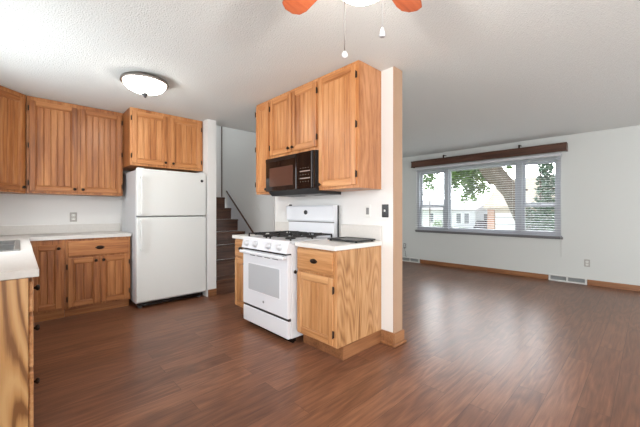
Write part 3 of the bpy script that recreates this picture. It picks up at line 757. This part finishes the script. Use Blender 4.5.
# blind
bd = thing('window_blind', 'white horizontal slat blind lowered over the wide window', 'blind', (6.525, 2.345, 0), 0)
Y0, Y1 = -1.335, 1.345
obj('head_rail', bx(-.03, .03, Y0, Y1, 2.10, 2.15, bev=.003), 'slat', bd)
bm = bmesh.new(); z = 2.075; n = 0
while z > .80:
    dz = .0022
    vs = [(-.023, z - dz), (0, z + .001), (.023, z + dz), (.023, z + dz + .0026), (0, z + .0036), (-.023, z - dz + .0026)]
    prism(bm, vs, 1, Y0 + .005, Y1 - .005); z -= .0415
obj('slats', bm, 'slat', bd)
obj('bottom_rail', bx(-.025, .025, Y0, Y1, .735, .755, bev=.003), 'sill', bd)
for yy in (-1.27, -.9, -.62, 0, .62, .95, 1.27):
    bm = bmesh.new(); tube(bm, [(-.026, yy, 2.10), (-.026, yy, .755)], .0016, 5); obj('ladder_cord', bm, 'cord', bd)
bm = bmesh.new(); tube(bm, [(-.035, -1.32, 2.10), (-.035, -1.325, .95), (-.03, -1.33, .42)], .002, 5); obj('pull_cord', bm, 'cord', bd)
bm = bmesh.new(); tube(bm, [(-.04, 1.29, 2.10), (-.045, 1.29, 1.35)], .005, 6); obj('tilt_wand', bm, 'crystal', bd)
# valance
vl = thing('wooden_valance', 'dark brown wooden valance board above the living room window', 'valance', (XW, 2.345, 0), 0)
bm = bx(-.135, -.115, -1.41, 1.40, 2.165, 2.298, bev=.004); box(bm, -.115, -.002, -1.41, -1.39, 2.165, 2.298); box(bm, -.115, -.002, 1.38, 1.40, 2.165, 2.298)
box(bm, -.115, -.002, -1.39, 1.38, 2.285, 2.298); box(bm, -.145, -.135, -1.415, 1.405, 2.28, 2.303, bev=.003); box(bm, -.145, -.135, -1.415, 1.405, 2.160, 2.180, bev=.003)
obj('board', bm, 'walnut', vl)
for yy in (-.735, .65):
    bm = bx(-.14, -.120, yy - .012, yy + .012, 2.303, 2.36, bev=.003); box(bm, -.12, 0, yy - .012, yy + .012, 2.35, 2.36)
    obj('bracket', bm, 'hinge', vl)

# ---------------------------------------------------------------- outside
GZ = -1.0
tag(obj('lawn', bx(6.9, 60, -25, 60, GZ - .2, GZ), 'grass'), 'green lawn seen through the living room window', 'lawn', kind='stuff')
tag(obj('driveway', bx(22, 44, 5.0, 13.6, GZ + .001, GZ + .03), 'concrete'), 'pale concrete driveway before the garage outside', 'driveway', kind='structure')
tag(obj('street', bx(13, 21.5, -25, 60, GZ + .001, GZ + .03), 'concrete'), 'pale street beyond the lawn outside', 'street', kind='structure')
def house(name, label, p, rz, w, d, h, ridge, over, wmat, rmat):
    t = thing(name, label, 'house', p, rz)
    obj('wall', bx(0, w, 0, d, 0, h), wmat, t)
    bm = prism(bmesh.new(), [(-over, h - .12), (-over, h + .02), (d / 2, h + ridge), (d + over, h + .02), (d + over, h - .12)], 0, -over, w + over)
    obj('roof', bm, rmat, t)
    return t
# local x along facade, front at y=0 facing the window (toward -X world)
h1 = house('white_house', 'white sided house with pale roof beyond the window left', (30.5, 30.0, GZ), RZ, 18.85, 8, 2.35, 1.1, .25, 'siding', 'shingle')
for xx in (17.35, 18.1, 14.6, 9.5, 4.0):
    f = obj('window', bx(xx - .30, xx + .30, -.06, 0, .95, 2.05), 'white', h1); obj('pane', bx(xx - .20, xx + .20, -.08, -.06, 1.03, 1.97), 'dark_window', f)
h2 = thing('garage', 'pale garage with brick pier and white door beyond the window', 'house', (27.5, 9.12, GZ), RZ)
obj('wall', bx(0, 9, .3, 7, 0, 2.7), 'siding', h2)
obj('brick_pier', bx(-.0, .52, .0, .5, 0, 2.35), 'brick', h2)
obj('garage_door', bx(.55, 5.4, .12, .3, 0, 2.05), 'garage_door', h2)
obj('header', bx(.55, 9, .05, .3, 2.05, 2.45), 'shingle_tan', h2)
obj('roof', prism(bmesh.new(), [(-.7, 2.4), (-.7, 2.55), (3.5, 5.0), (7.5, 2.55), (7.5, 2.4)], 0, -.05, 9.5), 'shingle_tan', h2)
fc = thing('privacy_fence', 'dark wooden fence between the two houses outside', 'fence', (32.5, 11.08, GZ), RZ)
bm = bmesh.new()
for k in range(12): box(bm, .0 + k * .16, .15 + k * .16, 0, .03, 0, 1.9)
obj('boards', bm, 'fence', fc); obj('rail', bx(0, 1.91, .03, .09, 1.15, 1.25), 'fence', fc)
# parked car (side silhouette, faces along Y)
car = thing('parked_car', 'dark parked car beside the pale garage outside', 'car', (30.4, 10.02, GZ), 0)
prof = [(-.2, .35), (-.2, .8), (.1, .92), (.35, 1.32), (1.3, 1.35), (1.75, .95), (2.35, .85), (2.45, .35)]
bm = prism(bmesh.new(), [(p[0] - 1.1, p[1]) for p in prof], 1, -.8, .8)
bmesh.ops.bevel(bm, geom=list(bm.edges), offset=.06, segments=2, affect='EDGES')
obj('body', bm, 'carpaint', car)
bm = prism(bmesh.new(), [(-.68, .97), (-.5, 1.27), (.18, 1.29), (.5, .97)], 1, -.815, .815); obj('side_window', bm, 'dark_window', car)
for xx in (-.75, .85):
    for yy in (-.72, .72):
        obj('wheel', lathe(bmesh.new(), [(0, -.1), (.30, -.1), (.33, -.06), (.33, .06), (.30, .1), (0, .1)], 20, mat=Matrix.Translation((xx, yy, .33)) @ Matrix.Rotation(PI / 2, 4, 'X')), 'black', car)
def leaves(bm, blobs, n, size, rnd):
    for _ in range(n):
        c0, rr = rnd.choices(blobs, weights=[b[1][0] * b[1][1] * b[1][2] for b in blobs])[0]
        v = Vector((rnd.gauss(0, 1), rnd.gauss(0, 1), rnd.gauss(0, 1))).normalized() * (rnd.random() ** .45)
        p = Vector(c0) + Vector((v.x * rr[0], v.y * rr[1], v.z * rr[2]))
        s = size * rnd.uniform(.6, 1.3)
        q = Matrix.Rotation(rnd.uniform(0, 6.28), 3, 'Z') @ Matrix.Rotation(rnd.uniform(-1.1, 1.1), 3, 'X')
        pts = [q @ Vector(a) * s for a in ((-.5, 0, 0), (0, -.28, .04), (.55, 0, 0), (0, .28, .04))]
        bm.faces.new([bm.verts.new(p + a) for a in pts])
    return bm
rnd = random.Random(3)
tr = thing('shade_tree', 'big leaning tree with dark trunk and green leaves outside window', 'tree', (11.2, 2.3, GZ + .01))
bm = bmesh.new()
tube(bm, [(-.2, 0, 0), (-.2, 0, .1), (-.2, .10, 1.2), (-.2, .32, 1.94), (-.2, .66, 2.77), (-.2, 1.02, 3.25), (-.2, 1.34, 3.65), (.2, 2.3, 5.2), (.6, 3.0, 7.0)], [.36, .34, .27, .25, .25, .27, .29, .2, .1], 14)
obj('trunk', bm, 'bark', tr)
bm = bmesh.new()
tube(bm, [(-.2, 1.2, 3.1), (.6, 2.0, 4.0), (1.6, 2.7, 4.2), (2.2, 3.2, 3.6)], [.13, .09, .06, .02], 8)
tube(bm, [(-.2, 1.3, 3.6), (-.3, .6, 4.2), (-.2, -.5, 4.8)], [.14, .09, .04], 8)
obj('branch', bm, 'bark', tr)
bm = leaves(bmesh.new(), [((1.8, 3.0, 3.75), (.6, .42, .55)), ((1.8, 2.45, 3.65), (.6, .5, .65)), ((1.8, 3.35, 3.45), (.5, .25, .5)), ((1.8, 1.95, 3.75), (.5, .3, .5)), ((1.8, 2.7, 2.95), (.4, .40, .48)), ((1.8, 2.2, 3.0), (.4, .3, .25)), ((1.8, 1.3, 3.75), (.25, .16, .25))], 5200, .15, rnd)
leaves(bm, [((1.2, 2.4, 7.2), (1.8, 2.2, .9)), ((.2, 1.2, 6.6), (1.2, 1.4, .8))], 2500, .26, rnd)
obj('foliage', bm, 'leaf', tr)
def bush(name, label, p, blobs, n, size, mat, cat='shrub', trunk=None):
    t = thing(name, label, cat, p); obj('foliage', leaves(bmesh.new(), blobs, n, size, rnd), mat, t)
    bm = bmesh.new(); tube(bm, [(0, 0, 0), (0, 0, trunk or .8)], [.045, .02], 8); obj('stem', bm, 'bark', t)
bush('evergreen_tree', 'dark green evergreen close outside the right window sash', (9.3, 1.86, GZ), [((0, 0, .9), (.4, .46, .8)), ((0, .02, 1.7), (.36, .40, .75)), ((.1, -.10, 2.6), (.24, .24, .8)), ((0, -.1, 3.4), (.2, .2, .6))], 9000, .10, 'leaf_dark', 'tree', 3.2)
bush('young_tree', 'pale green small tree outside the left window sash', (12.6, 6.45, GZ), [((0, .1, 3.3), (.4, .5, .4)), ((.1, .1, 3.8), (.4, .5, .4))], 700, .16, 'leaf_pale', 'tree', 3.0)
bush('green_shrub', 'small green shrub below the left window sash outside', (19.0, 9.2, GZ), [((0, 0, .75), (.45, .5, .6)), ((0, 0, 1.3), (.3, .32, .4))], 900, .16, 'leaf_pale')
bush('low_hedge', 'low green hedge along the white house outside', (29.2, 11.95, GZ), [((0, -.2, .42), (.4, .7, .30)), ((0, .8, .42), (.4, .7, .30))], 1200, .2, 'leaf', 'hedge', .3)
